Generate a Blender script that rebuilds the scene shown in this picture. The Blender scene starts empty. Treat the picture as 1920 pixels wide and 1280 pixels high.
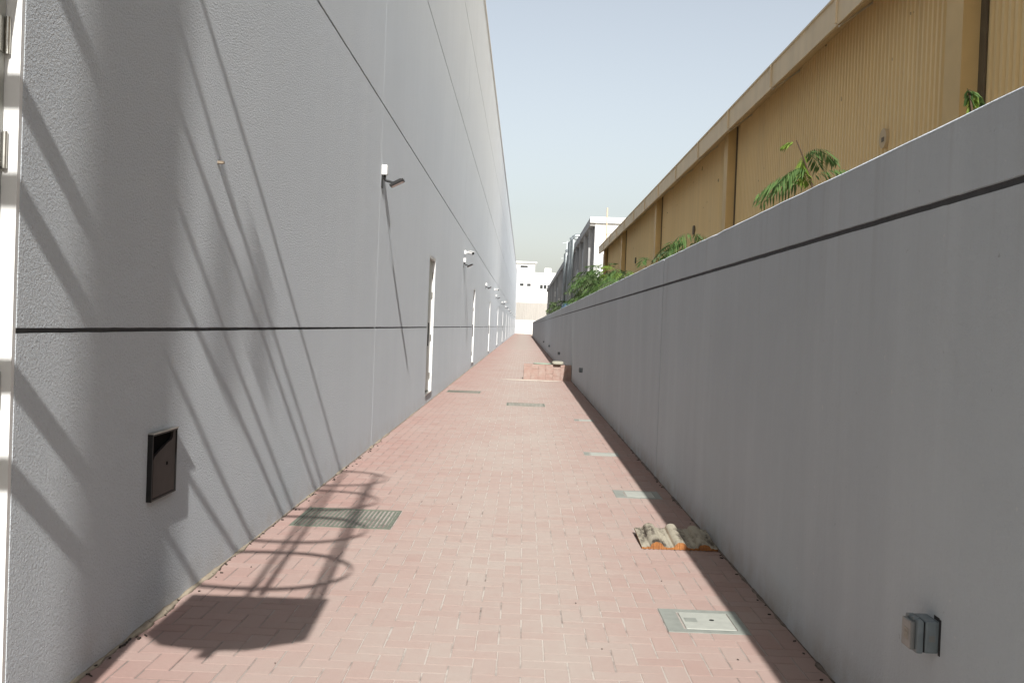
import bpy, bmesh, math, random
from mathutils import Vector, Matrix

SC = bpy.context.scene
COL = SC.collection
RND = random.Random(7)

# ------------------------------------------------------------------ camera
W_PX, H_PX, F_PX, ROLL, EYE = 1920.0, 1280.0, 1900.0, 0.038, 1.42
VPX, VPY = 982.0, 612.0                      # where the alley's long lines meet
d_y = Vector(((VPX - 960) / F_PX, -(VPY - 640) / F_PX, 1.0)).normalized()
d_z = Vector((math.sin(ROLL), math.cos(ROLL), 0.0)); d_z = (d_z - d_y * d_z.dot(d_y)).normalized()
d_x = d_y.cross(d_z)
if d_x.x < 0: d_x = -d_x
cam_d = bpy.data.cameras.new('camera')
cam = bpy.data.objects.new('camera', cam_d); COL.objects.link(cam)
right = Vector((d_x.x, d_y.x, d_z.x)); up = Vector((d_x.y, d_y.y, d_z.y)); fwd = Vector((d_x.z, d_y.z, d_z.z))
m3 = Matrix((right, up, -fwd)).transposed()
cam.matrix_world = Matrix.Translation((0, 0, EYE)) @ m3.to_4x4()
cam_d.sensor_width = 36.0; cam_d.lens = 36.0 * F_PX / W_PX
cam_d.clip_start = 0.05; cam_d.clip_end = 6000
SC.camera = cam

# ------------------------------------------------------------------ sky, sun, exposure
SUN_A, SUN_K = 0.112, 1.43                   # light travels (-A, +K, -1)
to_sun = Vector((SUN_A, -SUN_K, 1.0)).normalized()
world = bpy.data.worlds.new('World'); SC.world = world; world.use_nodes = True
nt = world.node_tree
bg = nt.nodes['Background']
sky = nt.nodes.new('ShaderNodeTexSky'); sky.sky_type = 'NISHITA'; sky.sun_disc = False
sky.sun_elevation = math.asin(to_sun.z); sky.sun_rotation = math.atan2(to_sun.x, to_sun.y)
sky.air_density = 1.4; sky.dust_density = 2.0; sky.ozone_density = 3.0; sky.altitude = 0
hs = nt.nodes.new('ShaderNodeHueSaturation'); hs.inputs['Saturation'].default_value = 0.40
nt.links.new(sky.outputs[0], hs.inputs['Color']); nt.links.new(hs.outputs[0], bg.inputs['Color'])
bg.inputs['Strength'].default_value = 0.096
sd = bpy.data.lights.new('sun', 'SUN'); sd.energy = 4.4; sd.angle = math.radians(0.55); sd.color = (1.0, 0.98, 0.945)
so = bpy.data.objects.new('sun', sd); COL.objects.link(so)
so.rotation_euler = (-to_sun).to_track_quat('-Z', 'Y').to_euler(); so.location = (20, -60, 60)
SC.view_settings.view_transform = 'Standard'; SC.view_settings.look = 'None'
SC.view_settings.exposure = 0.56; SC.view_settings.gamma = 1.0; SC.view_settings.use_curve_mapping = False
SC.render.engine = 'CYCLES'
SC.cycles.max_bounces = 8; SC.cycles.diffuse_bounces = 4; SC.cycles.use_denoising = True
SC.cycles.sample_clamp_indirect = 8.0

# ------------------------------------------------------------------ helpers
def obj(name, bm, mat, parent=None, smooth=False, loc=None):
    me = bpy.data.meshes.new(name)
    if isinstance(bm, tuple):
        me.from_pydata(*bm)
    else:
        bmesh.ops.recalc_face_normals(bm, faces=bm.faces[:])
        bm.to_mesh(me); bm.free()
    if mat: me.materials.append(mat)
    if smooth:
        for p in me.polygons: p.use_smooth = True
    o = bpy.data.objects.new(name, me); COL.objects.link(o)
    if parent: o.parent = parent
    if loc: o.location = loc
    return o
def tag(o, label=None, cat=None, group=None, kind=None):
    if label: o['label'] = label
    if cat: o['category'] = cat
    if group: o['group'] = group
    if kind: o['kind'] = kind
    return o
def thing(name, label, cat, loc=(0, 0, 0), rz=0, group=None):
    o = bpy.data.objects.new(name, None); COL.objects.link(o)
    o.location = loc; o.rotation_euler = (0, 0, rz); o.empty_display_size = 0.1
    return tag(o, label, cat, group)
KIDS = {}
def dup(root, loc, label=None, rz=None):
    r = root.copy(); COL.objects.link(r); r.location = loc
    if rz is not None: r.rotation_euler = (0, 0, rz)
    if label: r['label'] = label
    for ch in [o for o in root.children]:
        c = ch.copy(); COL.objects.link(c); c.parent = r
        for g in [o for o in ch.children]:
            d = g.copy(); COL.objects.link(d); d.parent = c
    return r
def bx(bm, x0, x1, y0, y1, z0, z1, mtx=None):
    v = [bm.verts.new(Vector(p) if mtx is None else mtx @ Vector(p)) for p in
         ((x0, y0, z0), (x1, y0, z0), (x1, y1, z0), (x0, y1, z0), (x0, y0, z1), (x1, y0, z1), (x1, y1, z1), (x0, y1, z1))]
    for f in ((0, 3, 2, 1), (4, 5, 6, 7), (0, 1, 5, 4), (1, 2, 6, 5), (2, 3, 7, 6), (3, 0, 4, 7)):
        bm.faces.new([v[i] for i in f])
    return v
def box(*a, bevel=0.0, mtx=None):
    bm = bmesh.new(); bx(bm, *a, mtx=mtx)
    if bevel:
        bmesh.ops.recalc_face_normals(bm, faces=bm.faces[:])
        bmesh.ops.bevel(bm, geom=bm.edges[:], offset=bevel, segments=2, affect='EDGES', profile=0.7)
    return bm
def tube(bm, pts, r, n=8, cap=True):
    pts = [Vector(p) for p in pts]; rings = []
    for i, p in enumerate(pts):
        t = (pts[min(i + 1, len(pts) - 1)] - pts[max(i - 1, 0)]).normalized()
        s = Vector((0, 0, 1)) if abs(t.z) < 0.95 else Vector((1, 0, 0))
        u = t.cross(s).normalized(); w = t.cross(u)
        rr = r[i] if isinstance(r, (list, tuple)) else r
        rings.append([bm.verts.new(p + u * rr * math.cos(a) + w * rr * math.sin(a)) for a in (2 * math.pi * k / n for k in range(n))])
    for a, b in zip(rings, rings[1:]):
        for k in range(n): bm.faces.new((a[k], a[(k + 1) % n], b[(k + 1) % n], b[k]))
    if cap: bm.faces.new(rings[0][::-1]); bm.faces.new(rings[-1])
def strip(bm, pts, hgt, th):
    """flat bar standing on edge along a horizontal polyline"""
    pts = [Vector(p) for p in pts]; rows = []
    for i, p in enumerate(pts):
        t = (pts[min(i + 1, len(pts) - 1)] - pts[max(i - 1, 0)]); t.z = 0; t.normalize()
        nrm = Vector((-t.y, t.x, 0)) * th / 2
        rows.append([bm.verts.new(q) for q in (p - nrm, p + nrm, p + nrm + Vector((0, 0, hgt)), p - nrm + Vector((0, 0, hgt)))])
    for a, b in zip(rows, rows[1:]):
        for k in range(4): bm.faces.new((a[k], a[(k + 1) % 4], b[(k + 1) % 4], b[k]))
    bm.faces.new(rows[0][::-1]); bm.faces.new(rows[-1])

# ------------------------------------------------------------------ materials
class NT:
    def __init__(s, name):
        s.m = bpy.data.materials.new(name); s.m.use_nodes = True
        s.t = s.m.node_tree; s.p = s.t.nodes['Principled BSDF']; s.pos = None
    def n(s, typ, **kw):
        nd = s.t.nodes.new(typ)
        for k, v in kw.items(): setattr(nd, k, v)
        return nd
    def l(s, a, b): s.t.links.new(a, b)
    def P(s, scale=(1, 1, 1), obj=False):
        src = s.n('ShaderNodeTexCoord').outputs['Object'] if obj else s.n('ShaderNodeNewGeometry').outputs['Position']
        mp = s.n('ShaderNodeMapping'); mp.inputs['Scale'].default_value = scale; s.l(src, mp.inputs['Vector']); return mp.outputs[0]
    def noise(s, scale, detail=3, rough=0.55, stretch=(1, 1, 1), obj=False, lo=0.3, hi=0.7):
        n = s.n('ShaderNodeTexNoise'); n.inputs['Scale'].default_value = scale; n.inputs['Detail'].default_value = detail
        n.inputs['Roughness'].default_value = rough; s.l(s.P(stretch, obj), n.inputs['Vector'])
        return s.ramp(n.outputs['Fac'], lo, hi)
    def ramp(s, v, lo, hi, a=0.0, b=1.0):
        r = s.n('ShaderNodeMapRange', clamp=True); s.l(v, r.inputs[0])
        r.inputs[1].default_value = lo; r.inputs[2].default_value = hi; r.inputs[3].default_value = a; r.inputs[4].default_value = b
        return r.outputs[0]
    def math(s, op, a, b=None):
        n = s.n('ShaderNodeMath', operation=op)
        for i, v in enumerate((a, b)):
            if v is None: continue
            if isinstance(v, (int, float)): n.inputs[i].default_value = v
            else: s.l(v, n.inputs[i])
        return n.outputs[0]
    def mix(s, f, a, b, blend='MIX'):
        n = s.n('ShaderNodeMix', data_type='RGBA', blend_type=blend)
        for i, v in ((0, f), (6, a), (7, b)):
            if isinstance(v, (int, float)): n.inputs[i].default_value = v
            elif isinstance(v, (tuple, list)): n.inputs[i].default_value = (*v[:3], 1)
            else: s.l(v, n.inputs[i])
        return n.outputs[2]
    def col(s, c):
        if isinstance(c, (tuple, list)): s.p.inputs['Base Color'].default_value = (*c[:3], 1)
        else: s.l(c, s.p.inputs['Base Color'])
    def bump(s, hgt, dist, strength=1.0, fw=0.1):
        b = s.n('ShaderNodeBump'); b.inputs['Strength'].default_value = strength; b.inputs['Distance'].default_value = dist
        if 'Filter Width' in b.inputs: b.inputs['Filter Width'].default_value = fw
        s.l(hgt, b.inputs['Height']); s.l(b.outputs[0], s.p.inputs['Normal'])
    def set(s, rough=0.85, spec=0.25, metal=0.0, droug=0.0):
        s.p.inputs['Roughness'].default_value = rough; s.p.inputs['Specular IOR Level'].default_value = spec
        s.p.inputs['Metallic'].default_value = metal
        if 'Diffuse Roughness' in s.p.inputs: s.p.inputs['Diffuse Roughness'].default_value = droug
        return s.m
def plain(name, c, var=0.15, scale=8, rough=0.7, metal=0.0, spec=0.3, bump=0.0, bscale=60, obj=False, stretch=(1, 1, 1), c2=None):
    k = NT(name)
    f = k.noise(scale, 4, stretch=stretch, obj=obj)
    c2 = c2 or tuple(v * (1 - var * 2) for v in c)
    k.col(k.mix(f, c, c2))
    if bump: k.bump(k.noise(bscale, 3, obj=obj, lo=0, hi=1), bump)
    return k.set(rough, spec, metal)

def m_stucco():
    k = NT('grey_stucco')
    big = k.noise(0.35, 4, lo=0.25, hi=0.75)
    streak = k.noise(2.2, 4, 0.6, (1, 1, 0.06), lo=0.35, hi=0.7)
    fine = k.noise(70, 2, lo=0.3, hi=0.7)
    c = k.mix(big, (0.585, 0.615, 0.64), (0.625, 0.655, 0.68))
    c = k.mix(k.math('MULTIPLY', streak, 0.35), c, (0.67, 0.695, 0.71))
    c = k.mix(k.math('MULTIPLY', fine, 0.16), c, (0.44, 0.455, 0.47))
    spot = k.noise(9, 3, lo=0.70, hi=0.76)
    c = k.mix(k.math('MULTIPLY', spot, 0.3), c, (0.66, 0.65, 0.63))
    # sand splashed up the foot of the wall
    z = k.n('ShaderNodeSeparateXYZ'); k.l(k.P(), z.inputs[0])
    foot = k.math('MULTIPLY', k.ramp(z.outputs[2], 0.0, 0.22, 1, 0), k.noise(6, 4, lo=0.35, hi=0.75))
    c = k.mix(k.math('MULTIPLY', foot, 0.4), c, (0.46, 0.40, 0.33))
    k.col(c)
    a = k.noise(85, 3, 0.6, lo=0.2, hi=0.8); b = k.noise(190, 2, lo=0.2, hi=0.8)
    k.bump(k.math('ADD', a, k.math('MULTIPLY', b, 0.5)), 0.0072, 1.0)
    return k.set(0.85, 0.2, 0, 0.66)
def m_plaster():
    k = NT('grey_painted_plaster')
    big = k.noise(0.6, 4, lo=0.25, hi=0.75); streak = k.noise(3.0, 5, 0.6, (1, 1, 0.10), lo=0.45, hi=0.75)
    c = k.mix(big, (0.485, 0.525, 0.56), (0.545, 0.585, 0.62))
    c = k.mix(k.math('MULTIPLY', streak, 0.3), c, (0.66, 0.70, 0.73))
    spot = k.noise(23, 2, lo=0.74, hi=0.77); c = k.mix(k.math('MULTIPLY', spot, 0.5), c, (0.7, 0.69, 0.68))
    dk = k.noise(17, 3, lo=0.73, hi=0.77); c = k.mix(k.math('MULTIPLY', dk, 0.35), c, (0.12, 0.12, 0.12))
    z = k.n('ShaderNodeSeparateXYZ'); k.l(k.P(), z.inputs[0])
    run = k.math('MULTIPLY', k.ramp(z.outputs[2], 1.3, 2.13, 0, 1), k.noise(6, 4, 0.6, (1, 1, 0.07), lo=0.52, hi=0.68))
    c = k.mix(k.math('MULTIPLY', run, 0.30), c, (0.33, 0.335, 0.34))
    foot = k.math('MULTIPLY', k.ramp(z.outputs[2], 0.0, 0.20, 1, 0), k.noise(5, 5, lo=0.3, hi=0.65))
    c = k.mix(k.math('MULTIPLY', foot, 0.7), c, (0.36, 0.31, 0.26))
    k.col(c)
    k.bump(k.math('ADD', k.noise(110, 3, lo=0, hi=1), k.math('MULTIPLY', k.noise(7, 4, 0.6, (1, 1, 0.5), lo=0, hi=1), 4.0)), 0.0035, 1.0)
    return k.set(0.8, 0.25, 0, 0.6)
def m_paver():
    k = NT('red_paver')
    oi = k.n('ShaderNodeObjectInfo'); at = k.n('ShaderNodeAttribute'); at.attribute_name = 'rnd'
    r = k.math('FRACT', k.math('ADD', oi.outputs['Random'], at.outputs['Fac']))
    r2 = k.math('FRACT', k.math('MULTIPLY', r, 7.31))
    red = k.mix(r, (0.285, 0.168, 0.145), (0.325, 0.205, 0.178))
    red = k.mix(k.math('MULTIPLY', r2, 0.35), red, (0.31, 0.235, 0.21))
    red = k.mix(k.math('MULTIPLY', k.noise(60, 3), 0.25), red, (0.21, 0.125, 0.105))
    p = k.n('ShaderNodeSeparateXYZ'); k.l(k.P(), p.inputs[0])
    off = k.math('ABSOLUTE', k.math('SUBTRACT', p.outputs[0], 0.0))
    mid = k.ramp(off, 0.25, 1.5, 1.0, 0.12)
    patch = k.noise(1.1, 5, 0.6, (1, 0.55, 1), lo=0.28, hi=0.72)
    fine = k.noise(14, 4, 0.65, lo=0.2, hi=0.8)
    dust = k.math('MULTIPLY', k.math('ADD', k.math('MULTIPLY', mid, 0.70), k.math('MULTIPLY', patch, 0.45)), k.ramp(fine, 0, 1, 0.72, 1.0))
    dust = k.math('MINIMUM', k.math('MULTIPLY', dust, k.ramp(r2, 0, 1, 0.85, 1.1)), 0.93)
    c = k.mix(dust, red, (0.33, 0.28, 0.247))
    stain = k.noise(3.1, 4, 0.6, lo=0.68, hi=0.78); c = k.mix(k.math('MULTIPLY', stain, 0.3), c, (0.20, 0.14, 0.12))
    k.col(c)
    k.bump(k.math('ADD', k.noise(260, 2, lo=0, hi=1), k.math('MULTIPLY', k.noise(38, 3, lo=0, hi=1), 1.0)), 0.0018, 0.7)
    return k.set(0.9, 0.15, 0, 0.5)
def m_sand():
    k = NT('joint_sand')
    p = k.n('ShaderNodeSeparateXYZ'); k.l(k.P(), p.inputs[0])
    off = k.ramp(k.math('ABSOLUTE', p.outputs[0]), 0.5, 1.45, 1.0, 0.25)
    f = k.math('MULTIPLY', k.noise(3.5, 5, 0.65, lo=0.30, hi=0.50), off)
    k.col(k.mix(f, (0.16, 0.12, 0.105), (0.52, 0.47, 0.42)))
    k.bump(k.noise(300, 2, lo=0, hi=1), 0.002)
    return k.set(0.95, 0.1)
def m_cladding():
    k = NT('tan_profiled_sheet')
    streak = k.noise(5, 4, 0.6, (1, 1, 0.05), lo=0.35, hi=0.7); big = k.noise(0.5, 3, lo=0.3, hi=0.7)
    c = k.mix(big, (0.83, 0.61, 0.305), (0.85, 0.645, 0.345))
    c = k.mix(k.math('MULTIPLY', streak, 0.35), c, (0.62, 0.48, 0.27))
    sp = k.noise(6, 2, lo=0.735, hi=0.76); c = k.mix(k.math('MULTIPLY', sp, 0.7), c, (0.14, 0.09, 0.05))
    k.col(c); return k.set(0.55, 0.3)
def m_leaf(name, c, c2):
    k = NT(name)
    oi = k.n('ShaderNodeAttribute'); oi.attribute_name = 'rnd'
    cc = k.mix(oi.outputs['Fac'], c, c2); k.col(cc)
    tr = k.n('ShaderNodeBsdfTranslucent'); k.l(cc, tr.inputs['Color'])
    mx = k.n('ShaderNodeMixShader'); mx.inputs[0].default_value = 0.4
    out = k.t.nodes['Material Output']
    k.l(k.p.outputs[0], mx.inputs[1]); k.l(tr.outputs[0], mx.inputs[2]); k.l(mx.outputs[0], out.inputs['Surface'])
    return k.set(0.5, 0.3)
def m_tile():
    k = NT('weathered_roof_tile')
    n = k.n('ShaderNodeNewGeometry'); s = k.n('ShaderNodeSeparateXYZ'); k.l(n.outputs['True Normal'], s.inputs[0])
    upf = k.ramp(s.outputs[2], 0.25, 0.5)
    lich = k.noise(14, 5, 0.7, (1.6, 0.7, 1), obj=True, lo=0.38, hi=0.58)
    st = k.noise(5, 3, 0.6, (2.2, 0.6, 1), obj=True, lo=0.42, hi=0.58)
    topc = k.mix(k.math('MULTIPLY', lich, st), (0.40, 0.36, 0.28), (0.07, 0.055, 0.042))
    k.col(k.mix(upf, k.mix(k.noise(30, 3, obj=True), (0.40, 0.175, 0.06), (0.28, 0.12, 0.05)), topc))
    k.bump(k.noise(90, 3, obj=True, lo=0, hi=1), 0.003)
    return k.set(0.9, 0.15)
M = dict(
    stucco=m_stucco(), plaster=m_plaster(), paver=m_paver(), sand=m_sand(), clad=m_cladding(), tile=m_tile(),
    groove=plain('grey_groove_filler', (0.13, 0.13, 0.135), 0.12, 20, 0.9),
    joint=plain('dark_joint', (0.045, 0.045, 0.048), 0.1, 20, 0.9),
    seal=plain('pale_sealant', (0.64, 0.67, 0.69), 0.08, 10, 0.7),
    white=plain('white_paint', (0.80, 0.795, 0.77), 0.04, 5, 0.45, bump=0.0006, bscale=40),
    offwhite=plain('aged_white_render', (0.74, 0.72, 0.68), 0.08, 1.2, 0.85, stretch=(1, 1, 0.3)),
    leafgrey=plain('grey_door_paint', (0.40, 0.40, 0.36), 0.10, 4, 0.4, spec=0.4),
    steel=plain('satin_steel', (0.52, 0.51, 0.47), 0.12, 30, 0.35, metal=0.9),
    black=plain('black_plastic', (0.013, 0.0125, 0.0125), 0.15, 30, 0.5),
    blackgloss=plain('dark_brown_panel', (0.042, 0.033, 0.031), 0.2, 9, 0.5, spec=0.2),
    cavity_shade=plain('painted_cavity_shade', (0.004, 0.004, 0.004), 0.1, 20, 0.95, spec=0.05),  # near-black stands in for the dark inside the box and keyhole
    glass=plain('lamp_glass', (0.10, 0.10, 0.10), 0.05, 10, 0.12, spec=0.6),
    ladder=plain('galvanised_ladder', (0.42, 0.43, 0.44), 0.1, 20, 0.5, metal=0.6),
    socket=plain('blue_grey_plastic', (0.20, 0.235, 0.25), 0.08, 25, 0.45, spec=0.4),
    socketlid=plain('grey_plastic_lid', (0.22, 0.225, 0.22), 0.08, 25, 0.3, spec=0.5),
    print_=plain('faded_label', (0.42, 0.39, 0.34), 0.2, 120, 0.7),
    cement=plain('cement_surround', (0.31, 0.325, 0.29), 0.10, 14, 0.9, bump=0.002, bscale=120),
    coverlid=plain('pale_cover_plate', (0.45, 0.46, 0.41), 0.07, 18, 0.75, bump=0.001, bscale=90),
    grate=plain('green_grey_cast_grate', (0.205, 0.225, 0.175), 0.18, 22, 0.7),
    pit=plain('drain_pit', (0.02, 0.021, 0.018), 0.1, 5, 0.9),
    stackred=plain('stacked_paver_red', (0.32, 0.205, 0.17), 0.16, 9, 0.9, c2=(0.36, 0.275, 0.235)),
    sack=plain('dusty_sack', (0.38, 0.36, 0.29), 0.10, 8, 0.9, bump=0.01, bscale=12),
    sheetgreen=plain('dusty_green_sheet', (0.36, 0.44, 0.34), 0.15, 8, 0.6, bump=0.01, bscale=10),
    spill=plain('spilled_sand', (0.74, 0.67, 0.56), 0.05, 12, 0.95, bump=0.004, bscale=90),
    spill2=plain('drift_sand', (0.42, 0.35, 0.26), 0.15, 14, 0.95, bump=0.004, bscale=90),
    soil=plain('dark_grit', (0.19, 0.155, 0.125), 0.25, 14, 0.95, bump=0.004, bscale=90),
    earth=plain('sandy_ground', (0.50, 0.43, 0.34), 0.08, 0.6, 0.95, bump=0.01, bscale=8),
    fascia=plain('tan_gutter', (0.76, 0.61, 0.40), 0.08, 2, 0.5, stretch=(1, 1, 0.2)),
    soffit=plain('brown_soffit', (0.62, 0.48, 0.30), 0.1, 2, 0.6),
    column=plain('ochre_column', (0.68, 0.48, 0.22), 0.06, 2, 0.5),
    columnedge=plain('dusty_flashing', (0.58, 0.52, 0.42), 0.08, 3, 0.6),
    darkstrip=plain('dark_brown_fill', (0.15, 0.12, 0.08), 0.12, 6, 0.6),
    pipe=plain('cream_downpipe', (0.60, 0.48, 0.36), 0.06, 5, 0.5),
    concrete=plain('stained_concrete', (0.52, 0.515, 0.505), 0.28, 0.9, 0.9, stretch=(1, 1, 0.25)),
    concrete2=plain('pale_concrete', (0.56, 0.55, 0.53), 0.2, 1.5, 0.9, stretch=(1, 1, 0.25)),
    window=plain('dark_window_glass', (0.03, 0.035, 0.038), 0.2, 2, 0.12, spec=0.6),
    galv=plain('galvanised_duct', (0.50, 0.54, 0.54), 0.12, 2, 0.35, metal=0.7),
    beige=plain('beige_sheet', (0.44, 0.41, 0.37), 0.06, 2, 0.7, stretch=(3, 3, 0.1)),
    bark=plain('thin_bark', (0.10, 0.065, 0.04), 0.2, 30, 0.9),
    leaf=m_leaf('green_leaflet', (0.06, 0.12, 0.035), (0.135, 0.215, 0.07)),
    leafy=m_leaf('young_leaflet', (0.17, 0.26, 0.04), (0.22, 0.31, 0.06)),
    leafd=m_leaf('dusty_leaflet', (0.07, 0.115, 0.045), (0.13, 0.165, 0.075)),
    litter=plain('dry_litter', (0.06, 0.045, 0.035), 0.2, 40, 0.9),
    blue=plain('blue_tarpaulin', (0.06, 0.12, 0.19), 0.2, 6, 0.6),
)

# ------------------------------------------------------------------ ground and paving
XL, XR = -1.67, 1.34
LEN = 200.0
bm = bmesh.new(); v = [bm.verts.new(p) for p in ((-3000, -3000, -0.08), (3000, -3000, -0.08), (3000, 3000, -0.08), (-3000, 3000, -0.08))]; bm.faces.new(v)
tag(obj('ground', bm, M['earth']), kind='structure')

PAVE_GEO = 62.0                               # pavers are modelled this far, then the sheet's own surface
pav = obj('pavement', box(XL - 0.01, XR + 0.01, -6, PAVE_GEO, -0.07, -0.0028), M['sand']); tag(pav, kind='structure')
far_pav = obj('pavement', box(XL - 0.01, XR + 0.01, PAVE_GEO, LEN, -0.07, 0.0), M['paver']); tag(far_pav, kind='structure')

GX0, GY0, U, GAP, CH = -1.66, 2.9, 0.1, 0.0038, 0.0035
HOLES = [  # grid-aligned rectangles left out of the paving: x0, x1, y0, y1
    (-1.56, -0.86, 6.9, 7.6), (0.74, 1.14, 4.8, 5.2), (0.84, 1.24, 8.6, 9.0), (0.74, 1.14, 11.4, 11.7), (0.84, 1.14, 15.6, 15.9),
    (-0.26, 0.44, 18.1, 18.8), (-1.56, -0.86, 21.0, 21.7)]
def paver_mesh(L, Wd):
    hx, hy = L / 2 - GAP / 2, Wd / 2 - GAP / 2
    vs = [(-hx, -hy, -0.05), (hx, -hy, -0.05), (hx, hy, -0.05), (-hx, hy, -0.05),
          (-hx, -hy, -CH), (hx, -hy, -CH), (hx, hy, -CH), (-hx, hy, -CH),
          (-hx + CH, -hy + CH, 0), (hx - CH, -hy + CH, 0), (hx - CH, hy - CH, 0), (-hx + CH, hy - CH, 0)]
    fs = [(8, 9, 10, 11)] + [(i, (i + 1) % 4, 4 + (i + 1) % 4, 4 + i) for i in range(4)] + [(4 + i, 4 + (i + 1) % 4, 8 + (i + 1) % 4, 8 + i) for i in range(4)]
    return vs, fs
def inhole(x, y):
    for a, b, c, d in HOLES:
        if a < x < b and c < y < d: return True
    return False
cells = []
nx = 30; ny = int((PAVE_GEO - GY0) / U)
for j in range(-1, ny):
    for i in range(-1, nx):
        m = (i - j) % 4
        if m == 0: cs = [(i, j), (i + 1, j)]
        elif m == 3: cs = [(i, j), (i, j + 1)]
        else: continue
        ok = [c for c in cs if 0 <= c[0] < nx and 0 <= c[1] < ny and not inhole(GX0 + (c[0] + .5) * U, GY0 + (c[1] + .5) * U)]
        if not ok: continue
        cx = sum(c[0] for c in ok) / len(ok) + .5; cy = sum(c[1] for c in ok) / len(ok) + .5
        cells.append((GX0 + cx * U, GY0 + cy * U, len(ok), m == 3))
def in_view(x, y):
    p = cam.matrix_world.inverted() @ Vector((x, y, 0))
    if p.z >= 0: return False
    u = 960 + F_PX * p.x / -p.z; w = 640 - F_PX * p.y / -p.z
    return -20 < u < 1940 and 0 < w < 1300
cells.sort(key=lambda c: c[1] + abs(c[0]) * 0.02)
PM = {}
def pdata(n):
    if n not in PM:
        me = bpy.data.meshes.new('paver'); me.from_pydata(*[([*a] if k == 0 else a) for k, a in enumerate((paver_mesh(0.2 if n == 2 else 0.1, 0.1)[0],))], [], paver_mesh(0.2 if n == 2 else 0.1, 0.1)[1])
        me.materials.append(M['paver']); PM[n] = me
    return PM[n]
single = 0; V, Fc, RV = [], [], []
tm2, tm1 = paver_mesh(0.2, 0.1), paver_mesh(0.1, 0.1)
for (x, y, n, vert) in cells:
    dz = max(-0.001, min(0.0016, RND.gauss(0, 0.0008))); tx, ty = RND.gauss(0, 0.0045), RND.gauss(0, 0.0045); rz = (math.pi / 2 if (vert and n == 2) else 0) + RND.gauss(0, 0.006)
    jx, jy = RND.gauss(0, 0.0006), RND.gauss(0, 0.0006)
    if single < 300 and in_view(x, y):
        o = bpy.data.objects.new('paver', pdata(n)); COL.objects.link(o); o.parent = pav
        o.location = (x + jx, y + jy, dz); o.rotation_euler = (tx, ty, rz); single += 1
    else:
        vs, fs = tm2 if n == 2 else tm1
        mt = Matrix.Translation((x + jx, y + jy, dz)) @ Matrix.Rotation(rz, 4, 'Z') @ Matrix.Rotation(tx, 4, 'X') @ Matrix.Rotation(ty, 4, 'Y')
        b = len(V); V += [tuple(mt @ Vector(q)) for q in vs]; Fc += [tuple(b + i for i in f) for f in fs]; RV += [RND.random()] * len(fs)
rest = obj('paver', (V, [], Fc), M['paver'], pav); rest['kind'] = 'stuff'
at = rest.data.attributes.new('rnd', 'FLOAT', 'FACE'); at.data.foreach_set('value', RV)

# ------------------------------------------------------------------ the long grey warehouse on the left
wh = thing('warehouse', 'long tall grey stucco warehouse with dark panel joints on the left', 'building', (XL, 0, 0))
def wp(name, b, mat, smooth=False, parent=wh): # geometry given relative to the wall face (x=0 is the face)
    return obj(name, b, mat, parent, smooth)
wp('backing_wall', box(-24, -0.165, -9, LEN + 0.2, 0.0, 11.6), M['joint'])
ROWS = [0.0, 1.343, 3.85, 6.38, 9.0, 11.9]
DOORY = [3.32 + 15.42 * n for n in range(12)]; DOORW, DZ0, DZ1, REV = 1.17, 0.17, 2.60, 0.052
JY = [-4.1 - 15.5] + [-4.1 + 15.49 * n for n in range(14)]; JY = [max(j, -9) for j in JY if j < LEN - 3] + [LEN]
G = 0.0092; VG = 0.008; TH = 0.16
def panel(y0, y1, z0, z1, holes):
    bm = bmesh.new(); ys = y0
    hs_ = sorted(h for h in holes if h[1] > y0 and h[0] < y1)
    if not hs_:
        bx(bm, -TH, 0, y0, y1, z0, z1)
        bmesh.ops.recalc_face_normals(bm, faces=bm.faces[:])
        ed = [e for e in bm.edges if all(abs(q.co.x) < 1e-6 for q in e.verts) and abs(e.verts[0].co.z - e.verts[1].co.z) < 1e-6]
        bmesh.ops.bevel(bm, geom=ed, offset=0.004, segments=2, affect='EDGES')
        return bm
    for a, b in hs_:
        if a > ys: bx(bm, -TH, 0, ys, a, z0, z1)
        lo, hi = max(z0, DZ0), min(z1, DZ1)
        if z0 < DZ0 - 1e-4: bx(bm, -TH, 0, a, b, z0, DZ0)
        if z1 > DZ1 + 1e-4: bx(bm, -TH, 0, a, b, DZ1, z1)
        ys = b
    if ys < y1: bx(bm, -TH, 0, ys, y1, z0, z1)
    bmesh.ops.remove_doubles(bm, verts=bm.verts[:], dist=1e-5)
    # faces shared by touching blocks
    dbl = [f for f in bm.faces if all(len(e.link_faces) > 2 for e in f.edges)]
    return bm
def chip(bm, y0, y1, step, zs, seed, amp=0.0006):
    rr = random.Random(seed); y = y0
    while y < y1:
        bmesh.ops.bisect_plane(bm, geom=bm.verts[:] + bm.edges[:] + bm.faces[:], plane_co=(0, y, 0), plane_no=(0, 1, 0)); y += step * rr.uniform(0.5, 1.5)
    for q in bm.verts:
        if y0 - 0.01 < q.co.y < y1 + 0.01 and any(abs(q.co.z - z) < 0.016 for z in zs) and abs(q.co.x) < 0.006:
            j = rr.gauss(0, amp) * (3.0 if rr.random() < 0.06 else 1.0); q.co.z += max(-0.003, min(0.003, j))
    return bm
doors = [(y - DOORW, y) for y in DOORY]
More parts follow.
